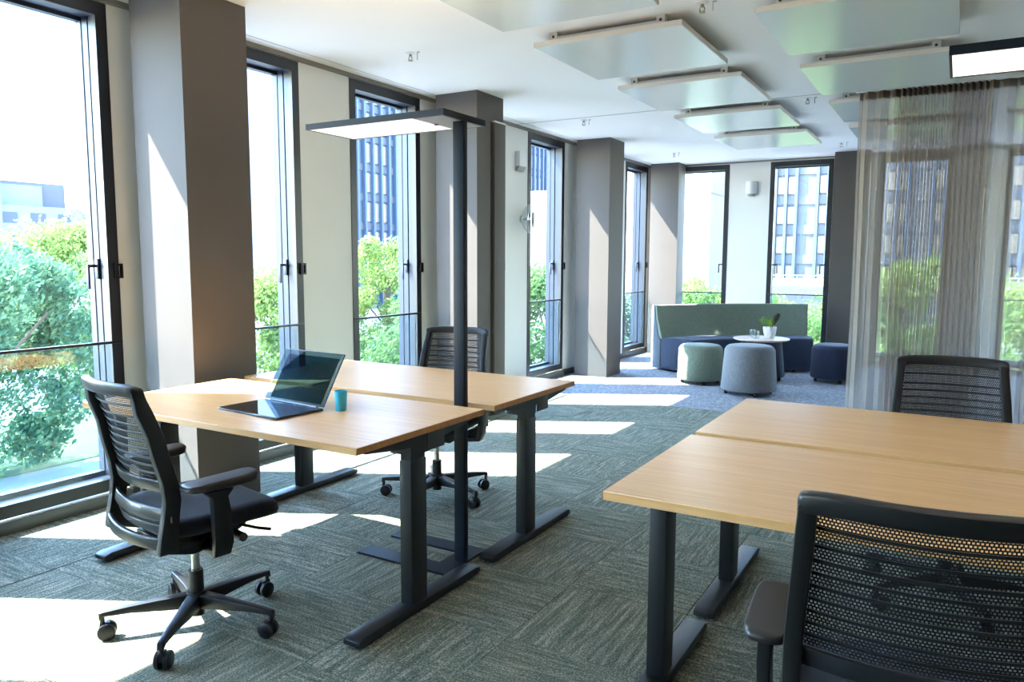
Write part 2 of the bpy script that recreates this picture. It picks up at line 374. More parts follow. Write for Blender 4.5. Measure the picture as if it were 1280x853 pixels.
wn = [0]
def window(u0, u1, pl, far=False, full=True):
    wn[0] += 1
    W = empty('window_%d' % wn[0]); tag(W, kind='structure')
    fr = MB(); jw = .062
    fr.box(*pl(u0, u0+jw, -.006, .034, ZS, ZH)); fr.box(*pl(u1-jw, u1, -.006, .034, ZS, ZH))
    fr.box(*pl(u0+jw, u1-jw, -.006, .034, ZH-.07, ZH)); fr.box(*pl(u0+jw, u1-jw, -.006, .034, ZS, .14))
    fr.build('frame', ANTH, W)
    if not far: box('sill_panel', SILLM, pl(u0+.001, u1-.001, -.030, .03, 0, .060), W, bev=.003)
    ins = jw-.018
    # sunken reveal strips with a groove between, then the casement
    for a, b in (((u0+ins-.04), u0+ins), (u1-ins, u1-ins+.04)):
        box('reveal_strip', FRAME2, pl(a, b, .036, .088, .1, ZH-.03), W)
        box('reveal_strip', FRAME2, pl(a, b, .100, .150, .1, ZH-.03), W)
    hd = MB(); hd.box(*pl(u0+.02, u1-.02, .036, .15, ZH-.055, ZH-.02)); hd.build('head_soffit', FRAME2, W)
    hd = MB(); hd.box(*pl(u0+.02, u1-.02, .036, .15, .09, .125)); hd.build('inner_sill', FRAME2, W)
    cs = MB(); c = ins-.008
    cs.box(*pl(u0+c-.05, u0+c+.012, .152, .20, .1, ZH-.03)); cs.box(*pl(u1-c-.012, u1-c+.05, .152, .20, .1, ZH-.03))
    cs.box(*pl(u0+c+.012, u1-c-.012, .152, .20, ZH-.075, ZH-.03)); cs.box(*pl(u0+c+.012, u1-c-.012, .152, .20, .1, .15))
    cs.build('casement', FRAME2, W)
    box('glass_pane', GLASS, pl(u0+c+.012, u1-c-.012, .190, .196, .15, ZH-.075), W)
    box('guard_rail', ANTH, pl(u0+.004, u1-.004, -.010, .010, .884, .899), W, bev=.003)
    box('guard_glass', GUARD, pl(u0+jw, u1-jw, .010, .018, .14, .884), W)
    # handle on the reveal, lever dropping down
    h = MB()
    if not far:
        ue = u1-ins
        h.box(*pl(ue-.014, ue-.0005, .096, .126, 1.235, 1.345))
        h.box(*pl(ue-.060, ue-.014, .104, .118, 1.298, 1.314)); h.box(*pl(ue-.066, ue-.054, .100, .122, 1.18, 1.314))
        h.build('handle', FRAME2, W, bev=.003)
    else:
        for s_, ue in ((1, u0+ins), (-1, u1-ins)):
            h = MB(); a = sorted((ue, ue+s_*.016)); h.box(*pl(a[0], a[1], .04, .07, 1.23, 1.34))
            b = sorted((ue+s_*.014, ue+s_*.085)); h.box(*pl(b[0], b[1], .046, .06, 1.285, 1.302))
            c2 = sorted((ue+s_*.073, ue+s_*.087)); h.box(*pl(c2[0], c2[1], .044, .062, 1.175, 1.302))
            h.build('handle', ANTH, W, bev=.003)
    lt = MB(); uu = u1-.032
    lt.box(*pl(uu, uu+.046, -.022, -.0065, 1.24, 1.252)); lt.box(*pl(uu, uu+.046, -.022, -.0065, 1.308, 1.320))
    lt.box(*pl(uu, uu+.010, -.022, -.0065, 1.252, 1.308)); lt.box(*pl(uu+.036, uu+.046, -.022, -.0065, 1.252, 1.308))
    if not far: lt.build('latch', BLACKP, W)
    return W
for r in WL: window(r-.85, r, pl)
for l in WF: window(l, l+.80, pf, True)

# columns
def column(x0, x1, y0, y1, label):
    c = box('column', COLM, (x0, x1, y0, y1, 0, ZC-.001)); tag(c, label, 'column', 'square taupe columns'); return c
column(-3.84, -3.43, 2.545, 2.955, 'square taupe column nearest the camera, behind the desk with the laptop')
c2 = column(-3.84, -3.43, 5.265, 5.675, 'square taupe column behind the floor lamp, with slim panel on its side')
box('access_panel', COLM, (-3.43, -3.405, 5.50, 5.675, 0, 2.49), c2, bev=.003)
box('panel_cap', PLW, (-3.43, -3.403, 5.498, 5.677, 2.49, 2.503), c2)
box('panel_shadow_gap', GROOVE, (-3.43, -3.427, 5.475, 5.50, 0, 2.49), c2)
column(-3.84, -3.43, 7.99, 8.40, 'square taupe column standing free left of the curved sofa')
column(-3.86, -3.45, 10.47, YF-.03, 'square taupe column in the far left corner, behind the curved sofa')
column(-1.42, -1.01, 10.42, YF-.03, 'dark taupe column at the far wall beside the curtain edge')

# ------------------------------------------------------------------ ceiling panels, sprinklers
def make_panel():
    root = empty('ceiling_panel')
    box('panel_face', PANEL, (-.452, .452, -.467, .467, 0, .006), root)
    e = MB(); e.box(-.455, .455, -.47, -.462, .002, .03); e.box(-.455, .455, .462, .47, .002, .03); e.box(-.455, -.447, -.462, .462, .002, .03); e.box(.447, .455, -.462, .462, .002, .03)
    e.box(-.447, .447, -.462, .462, .006, .029)
    e.build('edge_frame', PEDGE, root)
    for y in (-.44, .44):
        box('hanger_rail', HANGM, (-.33, .33, y-.012, y+.012, .030, .050), root)
    for x in (-.33, .33):
        for y in (-.44, .44):
            q = box('bracket', HANGM, (x-.025, x+.025, y-.016, y+.016, .030, .0765), root)
            MB().cyl((x, y-.017, .05), (x, y-.0165+.0, .05), .009, n=10).build('screw', SCREW, q)
    return root
proto_panel = make_panel()
k = 0
for x, j0, row in ((-1.815, 0, 'left row'), (-.525, 1, 'middle row'), (.765, 2, 'row behind the sheer curtain')):
    order = ('nearest', 'second', 'third', 'fourth', 'farthest')
    for j in range(j0, 5):
        o = proto_panel if k == 0 else copy_tree(proto_panel); k += 1
        o.location = (x*1.018, 3.335+1.3235*j, 2.635); o.scale = (1.018, 1.018, 1)
        tag(o, 'white square acoustic ceiling panel, %s one of the %s' % ('farthest' if j == 4 else order[j-j0], row), 'ceiling panel', 'acoustic panels hung below the ceiling')
def make_sprinkler():
    r = empty('sprinkler')
    MB().lathe([(.033, 0), (.033, -.004), (.02, -.008)], n=20).build('escutcheon', PLW, r, smooth=True)
    MB().cyl((0, 0, -.006), (0, 0, -.022), .009).build('body', BRASS, r)
    f = MB(); f.tube([(-.009, 0, -.02), (-.014, 0, -.034), (-.008, 0, -.048)], .003); f.tube([(.009, 0, -.02), (.014, 0, -.034), (.008, 0, -.048)], .003); f.cyl((0, 0, -.048), (0, 0, -.051), .017)
    f.build('deflector', BRASS, r)
    s_ = MB(); s_.box(.055, .075, -.002, .002, -.006, 0); s_.box(.055, .059, -.002, .002, -.05, -.006)
    s_.build('sensor_pin', PLG, r)
    return r
ps = make_sprinkler(); k = 0
for (x, y, where) in ((-3.222, 4.137, 'above the left windows, nearest of the left line'), (-3.25, 6.905, 'left of the ceiling panels, beside the ceiling joint'), (-3.21, 9.53, 'near the far left column'),
                      (-1.255, 4.12, 'between the two rows of panels at the top of the photo'), (-1.175, 6.89, 'between the panel rows beside the ceiling joint'), (-1.25, 9.63, 'in front of the dark far column')):
    o = ps if k == 0 else copy_tree(ps); k += 1
    o.location = (x, y, ZC); tag(o, 'small brass ceiling sprinkler '+where, 'sprinkler', 'sprinklers on the ceiling')

# ------------------------------------------------------------------ wall devices
md = thing('motion_detector', 'small white wedge shaped motion detector on the wall above the glass globe', 'detector', (XW, 6.86, 2.25))
m_ = MB(); m_.loft([[(0, -.07, .05), (.055, -.07, .05), (.055, -.07, .2), (0, -.07, .2)], [(0, .07, .05), (.055, .07, .05), (.055, .07, .2), (0, .07, .2)]]); m_.build('body', PLW, md, bev=.004)
m_ = MB(); m_.loft([[(0, -.07, 0), (.02, -.07, .0), (.055, -.07, .048), (0, -.07, .048)], [(0, .07, 0), (.02, .07, .0), (.055, .07, .048), (0, .07, .048)]]); m_.build('lens', PLG, md, bev=.003)
gl = thing('glass_globe_lamp', 'clear egg shaped glass wall lamp below the motion detector', 'lamp', (XW, 6.93, 1.77))
MB().lathe([(.001, -.155), (.05, -.145), (.09, -.11), (.115, -.05), (.12, .01), (.11, .07), (.085, .115), (.045, .145), (.001, .155)], (.135, 0, 0), 32).build('glass_shade', CLEAR, gl, smooth=True)
MB().cyl((0, 0, 0), (.018, 0, 0), .04).build('wall_plate', PLW, gl)
MB().cyl((.018, 0, 0), (.10, 0, 0), .012).build('arm', CHROME, gl)
MB().lathe([(.012, -.09), (.016, -.04), (.016, .05), (.01, .07)], (.135, 0, 0), 16).build('inner_tube', PLW, gl, smooth=True)
sp = thing('wall_sensor', 'white rounded sensor on the far wall pier between two windows', 'sensor', (-2.517, YF, 2.23))
m_ = MB(); m_.loft([[(.075*math.cos(a), -.012-.085*math.sin(a), z) for a in [math.pi*i/14 for i in range(15)]]+[(-.075, -.0, z), (.075, -.0, z)][0:2] for z in (.03, .2)]); m_.build('body', PLW, sp, smooth=True)
m_ = MB(); m_.loft([[(.06*s_*math.cos(a), -.012-.07*s_*math.sin(a), z) for a in [math.pi*i/14 for i in range(15)]]+[(-.06*s_, 0, z), (.06*s_, 0, z)] for z, s_ in ((0, .6), (.03, 1))]); m_.build('grille', PLG, sp, smooth=True)
box('wall_plate', PLG, (.02, .085, -.012, 0, .02, .2), sp)

# ------------------------------------------------------------------ desks
def make_desk():
    """origin at floor, centre of the top; 1.58 x .79"""
    r = empty('desk'); L, Wd, H, th = .79, .395, .722, .025
    box('tabletop', WOODT, (-L, L, -Wd, Wd, H-th, H), r, bev=.0015, seg=1)
    box('edge_band', EDGE, (-L-.0015, -L, -Wd, Wd, H-th+.001, H-.001), r)
    box('edge_band', EDGE, (L, L+.0015, -Wd, Wd, H-th+.001, H-.001), r)
    for s_ in (-1, 1):
        x = s_*.742
        cx_ = -.03
        lg = MB(); lg.box(x-.028, x+.028, cx_-.048, cx_+.048, .04, .60); lg.build('leg', LEGM, r, bev=.004)
        lg = MB(); lg.box(x-.024, x+.024, cx_-.043, cx_+.043, .60, .675); lg.build('leg_column', LEGM, r)
        ft = MB(); ft.loft([[(x-.038, y, z0), (x+.038, y, z0), (x+.038, y, z1), (x-.038, y, z1)] for y, z0, z1 in ((-.385, .012, .032), (-.355, .008, .041), (.355, .008, .041), (.385, .012, .032))])
        f = ft.build('foot', LEGM, r, bev=.003)
        for y in (-.34, .34): MB().cyl((x, y, 0), (x, y, .009), .02).build('glide', GLIDE, f)
        ar = MB(); ar.loft([[(x-.03, y, z), (x+.03, y, z), (x+.03, y, H-th), (x-.03, y, H-th)] for y, z in ((-.33, H-th-.012), (-.12, H-th-.04), (.12, H-th-.04), (.33, H-th-.012))])
        ar.build('support_arm', LEGM, r)
        hb = box('motor_housing', LEGM, (min(x, x-s_*.11)+.0, max(x, x-s_*.11), cx_+.0, cx_+.10, .605, H-th-.041), r, bev=.003)
        bb = box('bracket_plate', GREYPL, (x+s_*.029-(.004 if s_ < 0 else 0), x+s_*.029+(.004 if s_ > 0 else 0), .02, .13, H-th-.075, H-th-.004), r, bev=.001)
    box('crossbeam', LEGM, (-.69, .69, -.05, -.01, .63, .672), r)
    return r
dk = make_desk()
def place_desk(i, x, y, rz, label):
    o = dk if i == 0 else copy_tree(dk); o.location = (x, y, 0); o.rotation_euler = (0, 0, rz); tag(o, label, 'desk', 'light beech sit-stand desks')
place_desk(0, -2.482, 2.255, 0, 'light beech sit-stand desk carrying the clear laptop and turquoise cup')
place_desk(1, -2.482, 3.130, 0, 'light beech sit-stand desk on the left, behind the one with the laptop')
place_desk(2, -.012, 2.255, 0, 'light beech desk at lower right with the black chair pulled up in front')
place_desk(3, -.012, 3.098, 0, 'light beech desk at right, on the curtain side of its pair')

# ------------------------------------------------------------------ floor lamps
def make_lamp():
    """origin = pole foot; head reaches to -X"""
    r = empty('floor_lamp')
    b = MB()
    P = [(-.47, -.16), (.025, -.16), (.025, .17), (-.47, .17), (-.47, .08), (-.075, .08), (-.075, -.065), (-.47, -.065)]
    n = len(P); b.add([(x, y, 0.0005) for x, y in P]+[(x, y, .010) for x, y in P], [(7, 6, 1, 0)[::-1], (6, 5, 2, 1)[::-1], (5, 4, 3, 2)[::-1], (8+0, 8+1, 8+6, 8+7), (8+1, 8+2, 8+5, 8+6), (8+2, 8+3, 8+4, 8+5)]+[(i, (i+1) % n, n+(i+1) % n, n+i) for i in range(n)])
    b.build('base_plate', LAMPM, r)
    box('pole', LAMPM, (-.027, .027, -.015, .015, .010, 1.927), r, bev=.002)
    x0, x1, y0, y1, z0, z1 = -.735, .027, -.157, .157, 1.927, 1.953
    h = MB(); t = .008
    h.box(x0, x1, y0, y0+t, z0, z1); h.box(x0, x1, y1-t, y1, z0, z1); h.box(x0, x0+t, y0+t, y1-t, z0, z1); h.box(x1-.165, x1, y0+t, y1-t, z0, z1)
    h.build('head', LAMPM, r)
    d = box('diffuser', DIFF, (x0+t, x1-.165, y0+t, y1-t, z0+.002, z0+.006), r)
    box('end_cover', PLG, (x1-.160, x1-.012, y0+.012, y1-.012, z0-.001, z0), r)
    box('uplight', UPL, (x0+.06, x1-.2, y0+.03, y1-.03, z1-.010, z1-.005), r)
    box('switch', SCREW, (-.13, -.115, -.004, .004, z0-.006, z0), r)
    return r, d
l1, d1 = make_lamp(); l1.location = (-1.842, 2.697, 0)
tag(l1, 'slim anthracite floor lamp between the two left desks with flat square head', 'floor lamp', 'flat headed office floor lamps')
l2 = copy_tree(l1)
l2.location = (.677, 2.6775, 0)
tag(l2, 'lit anthracite floor lamp at upper right whose warm head hangs over the right desks', 'floor lamp', 'flat headed office floor lamps')
for ch in l2.children:
    if ch.name.startswith('diffuser'):
        ch.data = ch.data.copy(); ch.data.materials[0] = DIFF2

# ------------------------------------------------------------------ office chairs
YB_ = [(.36, -.172), (.45, -.170), (.58, -.155), (.75, -.192), (.95, -.255)]
WB_ = [(.36, .205), (.60, .207), (.95, .185)]
def back_pt(u, z, off=0):
    return Vector((u*interp(WB_, z), interp(YB_, z)-.038*(1-u*u)+off, z))
def make_chair():
    r = empty('office_chair')
    base = MB(); base.cyl((0, 0, .072), (0, 0, .135), .042, .034, 20)
    star = base.build('star_base', BLACKM, r, smooth=True)
    sp0 = None
    for k in range(5):
        a = 2*math.pi*k/5
        if sp0 is None:
            s_ = MB(); s_.loft([[(x, -w_, z0), (x, w_, z0), (x, w_*.8, z1), (x, -w_*.8, z1)] for x, w_, z0, z1 in ((.03, .028, .078, .128), (.12, .022, .082, .122), (.22, .017, .088, .113), (.305, .014, .086, .103), (.322, .012, .072, .100))])
            sp0 = s_.build('spoke', BLACKM, star, bev=.003); o = sp0
            c_ = MB()
            for y0, y1 in ((-.026, -.006), (.006, .026)):
                n = 18
                c_.loft([[(.31-.012+rr*math.cos(2*math.pi*j/n), y, .030+rr*math.sin(2*math.pi*j/n)) for j in range(n)] for y, rr in ((y0, .024), (y0+.004, .03), (y1-.004, .03), (y1, .024))])
            c_.box(.288, .320, -.007, .007, .03, .062); c_.cyl((.312, 0, .05), (.312, 0, .086), .008, n=10)
            ca0 = c_.build('caster', BLACKP, star, smooth=True); c = ca0
        else:
            o = sp0.copy(); COL.objects.link(o); c = ca0.copy(); COL.objects.link(c)
        o.rotation_euler = (0, 0, a); c.rotation_euler = (0, 0, a)
    # casters swivel a little
    g = MB(); g.cyl((0, 0, .045), (0, 0, .215), .026, n=20); g.build('gas_column', BLACKP, r, smooth=True)
    MB().cyl((0, 0, .215), (0, 0, .355), .015, n=16).build('piston', CHROME, r, smooth=True)
    mech = MB(); mech.loft([[(-w_, y, z0), (w_, y, z0), (w_, y, .398), (-w_, y, .398)] for y, w_, z0 in ((-.17, .08, .375), (-.08, .12, .34), (.06, .12, .335), (.16, .09, .37))])
    mo = mech.build('mechanism', BLACKP, r, bev=.006)
    for y, z in ((.03, .372), (.08, .365)):
        MB().cyl((.10, y, z), (.205, y, z), .016 if y > .05 else .011, n=14).build('knob', GREYPL if y > .05 else BRASS, mo, smooth=True)
    lv = MB(); lv.tube([(.12, .11, .385), (.2, .14, .382), (.235, .17, .378)], .006); lv.build('lever', BLACKP, mo)
    # seat cushion
    secs = []; n = 28
    for z, s_ in ((.398, .90), (.405, .97), (.425, 1.0), (.445, .985), (.457, .93), (.461, .80)):
        ring = []
        for j in range(n):
            a = 2*math.pi*j/n; ca, sa = math.cos(a), math.sin(a); e = .42
            x = .242*s_*math.copysign(abs(ca)**e, ca); y = .222*s_*math.copysign(abs(sa)**e, sa)+.028
            dz = -.018*max(0, (y-.10)/.14)**2
            ring.append((x, y, z+.020+dz+.008*(abs(x)/.24)**3))
        secs.append(ring)
    MB().loft(secs).build('seat', SEATF, r, smooth=True, angle=70)
    # back side rails
    zs = [.385, .41, .44, .50, .56, .62, .70, .78, .86, .90, .926]
    for s_ in (-1, 1):
        secs = []
        for z in zs:
            p = back_pt(s_, z); hx = .017; f, bk = (.014, .040) if z < .9 else (.012, .03)
            if z < .5: bk += .012*(.5-z)/.12
            secs.append([(p.x-hx, p.y-bk, z), (p.x+hx, p.y-bk, z), (p.x+hx, p.y+f, z), (p.x-hx, p.y+f, z)])
        rl_ = MB().loft(secs).build('back_rail', BLACKP, r, bev=.006)
        p = back_pt(s_, .50); box('rail_tag', CHROME, (p.x+s_*.0165-.0012, p.x+s_*.0165+.0012, p.y-.02, p.y-.013, .49, .512), rl_)
        lk = MB(); q = back_pt(s_, .395)
        lk.bar([(q.x, q.y-.02, .398), (q.x-s_*.01, q.y+.06, .378), (q.x-s_*.05, -.07, .362), (s_*.10, -.0, .365)], [.016, .016, .018, .02], [.014, .02, .02, .02])
        lk.build('back_link', BLACKP, r, bev=.004)
    # top rail rolled backwards, bottom band, lumbar bars
    def band(name, z0, z1, th, back, m, ue=.99, nseg=18, sub=0):
        secs = []
        for i in range(nseg+1):
            u = -ue+2*ue*i/nseg
            a, b = back_pt(u, z0), back_pt(u, z1)
            drop = sub*abs(u)**6
            secs.append([(a.x, a.y-back, z0-drop), (a.x, a.y-back+th, z0-drop), (b.x, b.y-back+th, z1-drop), (b.x, b.y-back, z1-drop)])
        return MB().loft(secs).build(name, m, r, bev=min(th, z1-z0)*.22)
    band('top_rail', .912, .952, .040, .032, BLACKP, 1.10, sub=.006)
    band('bottom_band', .400, .440, .018, .045, SLATM)
    band('lumbar_bar', .582, .622, .014, .020, SLATM)
    band('lumbar_bar', .490, .530, .014, .024, SLATM)
    zl = [.877, .838, .808, .780, .753, .726, .699, .672, .645]
    for z in zl+[.466]:
        band('slat', z-.0036, z+.0036, .0045, .008, SLATM, .95)
    # perforated mesh, real holes
    def net(z0, z1):
        m_ = MB(); nz = int((z1-z0)/.0066); nu = 56
        for i in range(nz):
            for j in range(nu+1):
                sh = .5*(i % 2)
                ua, ub = (j-sh)/nu, (j+1-sh)/nu; ua, ub = max(0, ua), min(1, ub)
                if ub-ua < .5/nu: pass
                za, zb = z0+(z1-z0)*i/nz, z0+(z1-z0)*(i+1)/nz
                U = lambda t: -.97+1.94*(ua+(ub-ua)*t)
                Z = lambda t: za+(zb-za)*t
                outer = [(0, 0), (1, 0), (1, 1), (0, 1)]; inner = [(.21, .22), (.79, .22), (.79, .78), (.21, .78)]
                m_.add([back_pt(U(a), Z(b)) for a, b in outer+inner], [(0, 1, 5, 4), (1, 2, 6, 5), (2, 3, 7, 6), (3, 0, 4, 7)])
        return m_
    m_ = net(.620, .914); tag(m_.build('mesh_fabric', MESHM, r), kind='stuff')
    m_ = net(.440, .492); tag(m_.build('lower_mesh_fabric', MESHM, r), kind='stuff')
    # arms
    for s_ in (-1, 1):
        a = MB()
        a.loft([[(s_*x-hx, y-hy, z), (s_*x+hx, y-hy, z), (s_*x+hx, y+hy, z), (s_*x-hx, y+hy, z)] for x, y, z, hx, hy in ((.255, -.03, .345, .010, .030), (.268, -.03, .39, .013, .034), (.272, -.035, .50, .014, .032), (.270, -.04, .555, .015, .028), (.264, -.045, .582, .03, .05))])
        a.bar([(s_*.10, -.02, .362), (s_*.2, -.025, .352), (s_*.258, -.03, .358)], .03, .012)
        a.build('arm_support', BLACKP, r, bev=.004)
        secs = []
        for z, q in ((.590, .86), (.595, .97), (.610, 1.0), (.618, .96), (.620, .85)):
            ring = []
            for j in range(24):
                t = 2*math.pi*j/24; ca, sa = math.cos(t), math.sin(t); e = .45
                ring.append((s_*.263+.045*q*math.copysign(abs(ca)**e, ca), -.030+.130*q*math.copysign(abs(sa)**e, sa)-.0, z+(.006*sa if z > .6 else 0)))
            secs.append(ring)
        MB().loft(secs).build('arm_pad', GREYPL, r, smooth=True, angle=60)
    return r
ch = make_chair()
chairs = [(-2.35, 1.715, -10.5, 25, 'black mesh office chair at left by the window, side view with five star base'),
          (-2.495, 3.41, 187, -127, 'black mesh office chair behind the left rear desk and floor lamp pole'),
          (.02, 3.37, 185, 40, 'black mesh office chair at the right rear desk in front of the curtain'),
          (-.042, 1.662, 5, 10, 'large black mesh office chair at lower right seen from behind')]
for i, (x, y, a, b, lab) in enumerate(chairs):
    o = ch if i == 0 else copy_tree(ch)
    o.location = (x, y, 0); o.rotation_euler = (0, 0, a*D2R); tag(o, lab, 'chair', 'black mesh swivel chairs')
    for c in o.children:
        if c.name.startswith('star_base'):
            c.rotation_euler = (0, 0, b*D2R)

# ------------------------------------------------------------------ laptop and cup
lp = thing('laptop', 'open transparent tinted glass laptop on the left front desk', 'laptop', (-2.435, 2.163, .722), -4.5*D2R)
lb = box('keyboard_base', LAPE, (-.19, .19, -.118, .118, .001, .010), lp, bev=.002)
box('base_surface', LAPB, (-.188, .188, -.116, .116, .0102, .0112), lp)
tl = math.radians(31)
sh = empty('screen_lid'); sh.parent = lp; sh.location = (0, .116, .012); sh.rotation_euler = (-tl, 0, 0)
lid = box('lid_glass', LAPG, (-.19, .19, -.002, .002, .003, .245), None, bev=0); lid.parent = sh
sg = box('display', LAPS, (-.155, .172, -.0034, -.0022, .012, .222), None); sg.parent = sh
eg = MB(); eg.box(.187, .1905, -.003, .003, .003, .245); eg.box(-.1905, .1905, -.003, .003, .243, .2455)
e_ = eg.build('lid_edge', LAPE, None); e_.parent = sh
hg = MB().cyl((-.15, .118, .011), (.15, .118, .011), .005, n=10).build('hinge', LAPE, lp)
cp = thing('cup', 'small turquoise cup standing right of the laptop', 'cup', (-2.185, 2.315, .722))
MB().lathe([(.0215, 0), (.022, .002), (.0275, .082), (.0262, .083), (.0255, .080), (.021, .006), (.001, .005)], n=28).build('body', CUPM, cp, smooth=True)
MB().lathe([(.0248, .070), (.001, .0702)], n=24).build('drink', CUPI, cp)

# ------------------------------------------------------------------ lounge
SC_ = Vector((-.90, 7.76)); RO = 2.64
def arc_sweep(prof, a0, a1, n=40):
    m_ = MB(); secs = []
    for i in range(n+1):
        a = a0+(a1-a0)*i/n; secs.append([(SC_.x+r_*math.cos(a), SC_.y+r_*math.sin(a), z) for r_, z in prof])
    return m_.loft(secs)
A0, A1 = 153.0*D2R, 106.4*D2R
sf = thing('curved_sofa', 'curved corner sofa with sage green back and navy seat under the far windows', 'sofa')
e = .006/RO
arc_sweep([(RO, .02), (RO, .795), (RO-.04, .80), (RO-.05, .795), (RO-.075, .62), (RO-.125, .42), (RO-.16, .38), (RO-.165, .02)], A0, A1).build('back_shell', SOFA_S, sf, bev=.008)
arc_sweep([(RO-.051, .796), (RO-.062, .801), (RO-.078, .79), (RO-.11, .62), (RO-.175, .435), (RO-.19, .40), (RO-.161, .385), (RO-.126, .424), (RO-.076, .62)], A0-e, A1+e).build('backrest', SOFA_G, sf, bev=.006)
arc_sweep([(RO-.166, .025), (RO-.166, .395), (RO-.19, .398), (RO-.25, .415), (RO-.62, .425), (RO-.69, .415), (RO-.70, .39), (RO-.70, .025)], A0-e, A1+e).build('seat', SOFA_N, sf, bev=.012)
for a in (A0-.1, (A0+A1)/2, A1+.1):
    for rr in (RO-.06, RO-.6):
        MB().cyl((SC_.x+rr*math.cos(a), SC_.y+rr*math.sin(a), .0006), (SC_.x+rr*math.cos(a), SC_.y+rr*math.sin(a), .03), .02).build('foot', GLIDE, sf)
def stool(x, y, rb, rtop, h, m, label):
    s_ = thing('stool', label, 'stool', (x, y, .0006), 0, 'tapered upholstered stools')
    MB().lathe([(rb*.94, .045), (rb*.985, .05), (rb, .065), (rtop+.015, h-.05), (rtop, h-.022), (rtop-.02, h-.006), (rtop-.05, h), (.001, h+.002)], n=44).build('cover', m, s_, smooth=True, angle=60)
    for k in range(4):
        a = .5+math.pi/2*k; px, py = (rb-.05)*math.cos(a), (rb-.05)*math.sin(a)
        q = MB().cyl((px-.014, py, .022), (px+.014, py, .022), .022, n=14); q.cyl((px, py, .03), (px, py, .05), .018, n=10); q.build('caster', GLIDE, s_, smooth=True)
    return s_
stool(-2.401, 8.201, .245, .222, .43, ST_G, 'green tapered fabric stool on casters, leftmost in front of the sofa')
stool(-1.775, 7.783, .275, .232, .50, ST_GR, 'grey tapered fabric stool on casters, largest and nearest of the stools')
stool(-1.145, 9.09, .245, .225, .42, ST_N, 'dark navy tapered stool partly behind the curtain edge')
tb = thing('lounge_table', 'round wooden topped lounge table with slate fabric base before the sofa', 'table', (-1.885, 8.80, .0006))
MB().lathe([(.25, .045), (.262, .05), (.266, .07), (.222, .445), (.20, .448), (.001, .448)], n=44).build('base', ST_B, tb, smooth=True)
MB().lathe([(.001, .449), (.27, .449), (.305, .462), (.308, .468), (.306, .474), (.001, .475)], n=56).build('tabletop', TABLEW, tb, smooth=True)
for k in range(4):
    a = .2+math.pi/2*k; px, py = .21*math.cos(a), .21*math.sin(a)
    q = MB().cyl((px-.014, py, .022), (px+.014, py, .022), .022, n=14); q.cyl((px, py, .03), (px, py, .05), .018, n=10); q.build('caster', GLIDE, tb, smooth=True)
TZ = .4756
pp = thing('potted_plant', 'small green and yellow plant in faceted white pot on the lounge table', 'plant', (-1.80, 8.82, TZ))
m_ = MB(); secs = []
for z, rr, tw in ((0, .052, 0), (.05, .066, .3), (.13, .076, 0), (.13, .068, 0), (.10, .064, 0)):
    secs.append([(rr*math.cos(2*math.pi*j/9+tw), rr*math.sin(2*math.pi*j/9+tw), z) for j in range(9)])
m_.loft(secs).build('pot', POTM, pp)
MB().lathe([(.062, .105), (.001, .112)], n=16).build('soil', SOIL, pp)
def leaf(m_, p, d, L, wd):
    p = Vector(p); d = Vector(d).normalized(); s_ = d.cross(Vector((.2, .3, 1))).normalized(); u = s_.cross(d)
    m_.add([p, p+d*L*.35+s_*wd, p+d*L*.5-u*wd*.3, p+d*L, p+d*L*.35-s_*wd], [(0, 1, 2), (1, 3, 2), (0, 2, 4), (2, 3, 4)])
m_ = MB(); st = MB()
rnd = random.Random(3)
for k in range(11):
    a = rnd.uniform(0, 6.28); h = rnd.uniform(.04, .13); q = Vector((-.022+.035*math.cos(a), .02*math.sin(a), .11)); t_ = q+Vector((.03*math.cos(a)-.015, .03*math.sin(a), h))
    st.tube([q, (q+t_)/2+Vector((0, 0, .008)), t_], .0015, 5)
    for i in range(5):
        b = rnd.uniform(0, 6.28); leaf(m_, t_-Vector((0, 0, .012*i)), (math.cos(b), math.sin(b), rnd.uniform(-.2, .6)), rnd.uniform(.03, .05), .012)
st.build('stem', PLEAF, pp); tag(m_.build('leaves', PLEAF, pp), kind='stuff')
m_ = MB()
for k in range(16):
    b = rnd.uniform(0, 6.28); leaf(m_, (.012+rnd.uniform(-.012, .012), rnd.uniform(-.012, .012), .15+rnd.uniform(-.01, .045)), (math.cos(b), math.sin(b), rnd.uniform(0, .8)), .028, .01)
tag(m_.build('yellow_leaves', PLY, pp), kind='stuff')
m_ = MB(); m_.tube([(.02, 0, .11), (.035, 0, .16)], .004, 6)
for i in range(11):
    t = i/10; c = Vector((.035+.052*t, 0, .15+.125*t)); rr = .028*math.sin(.5+2.3*t)
    for k in range(7):
        a = 2*math.pi*k/7+i*.45; d = Vector((math.cos(a), math.sin(a), .55)); leaf(m_, c+d*rr*.3, d, rr*1.7+.006, .008)
m_.build('seed_head', PBUD, pp)
def glass(x, y, label):
    g = thing('drinking_glass', label, 'glass', (x, y, TZ), 0, 'glasses on the lounge table')
    MB().lathe([(.001, .0), (.032, .0), (.036, .09), (.0335, .09), (.030, .008), (.001, .008)], n=20).build('tumbler', CLEAR, g, smooth=True)
glass(-1.985, 8.80, 'clear drinking glass on the lounge table, leftmost of the two')
glass(-1.925, 8.73, 'clear drinking glass on the lounge table, closer to the white pot')

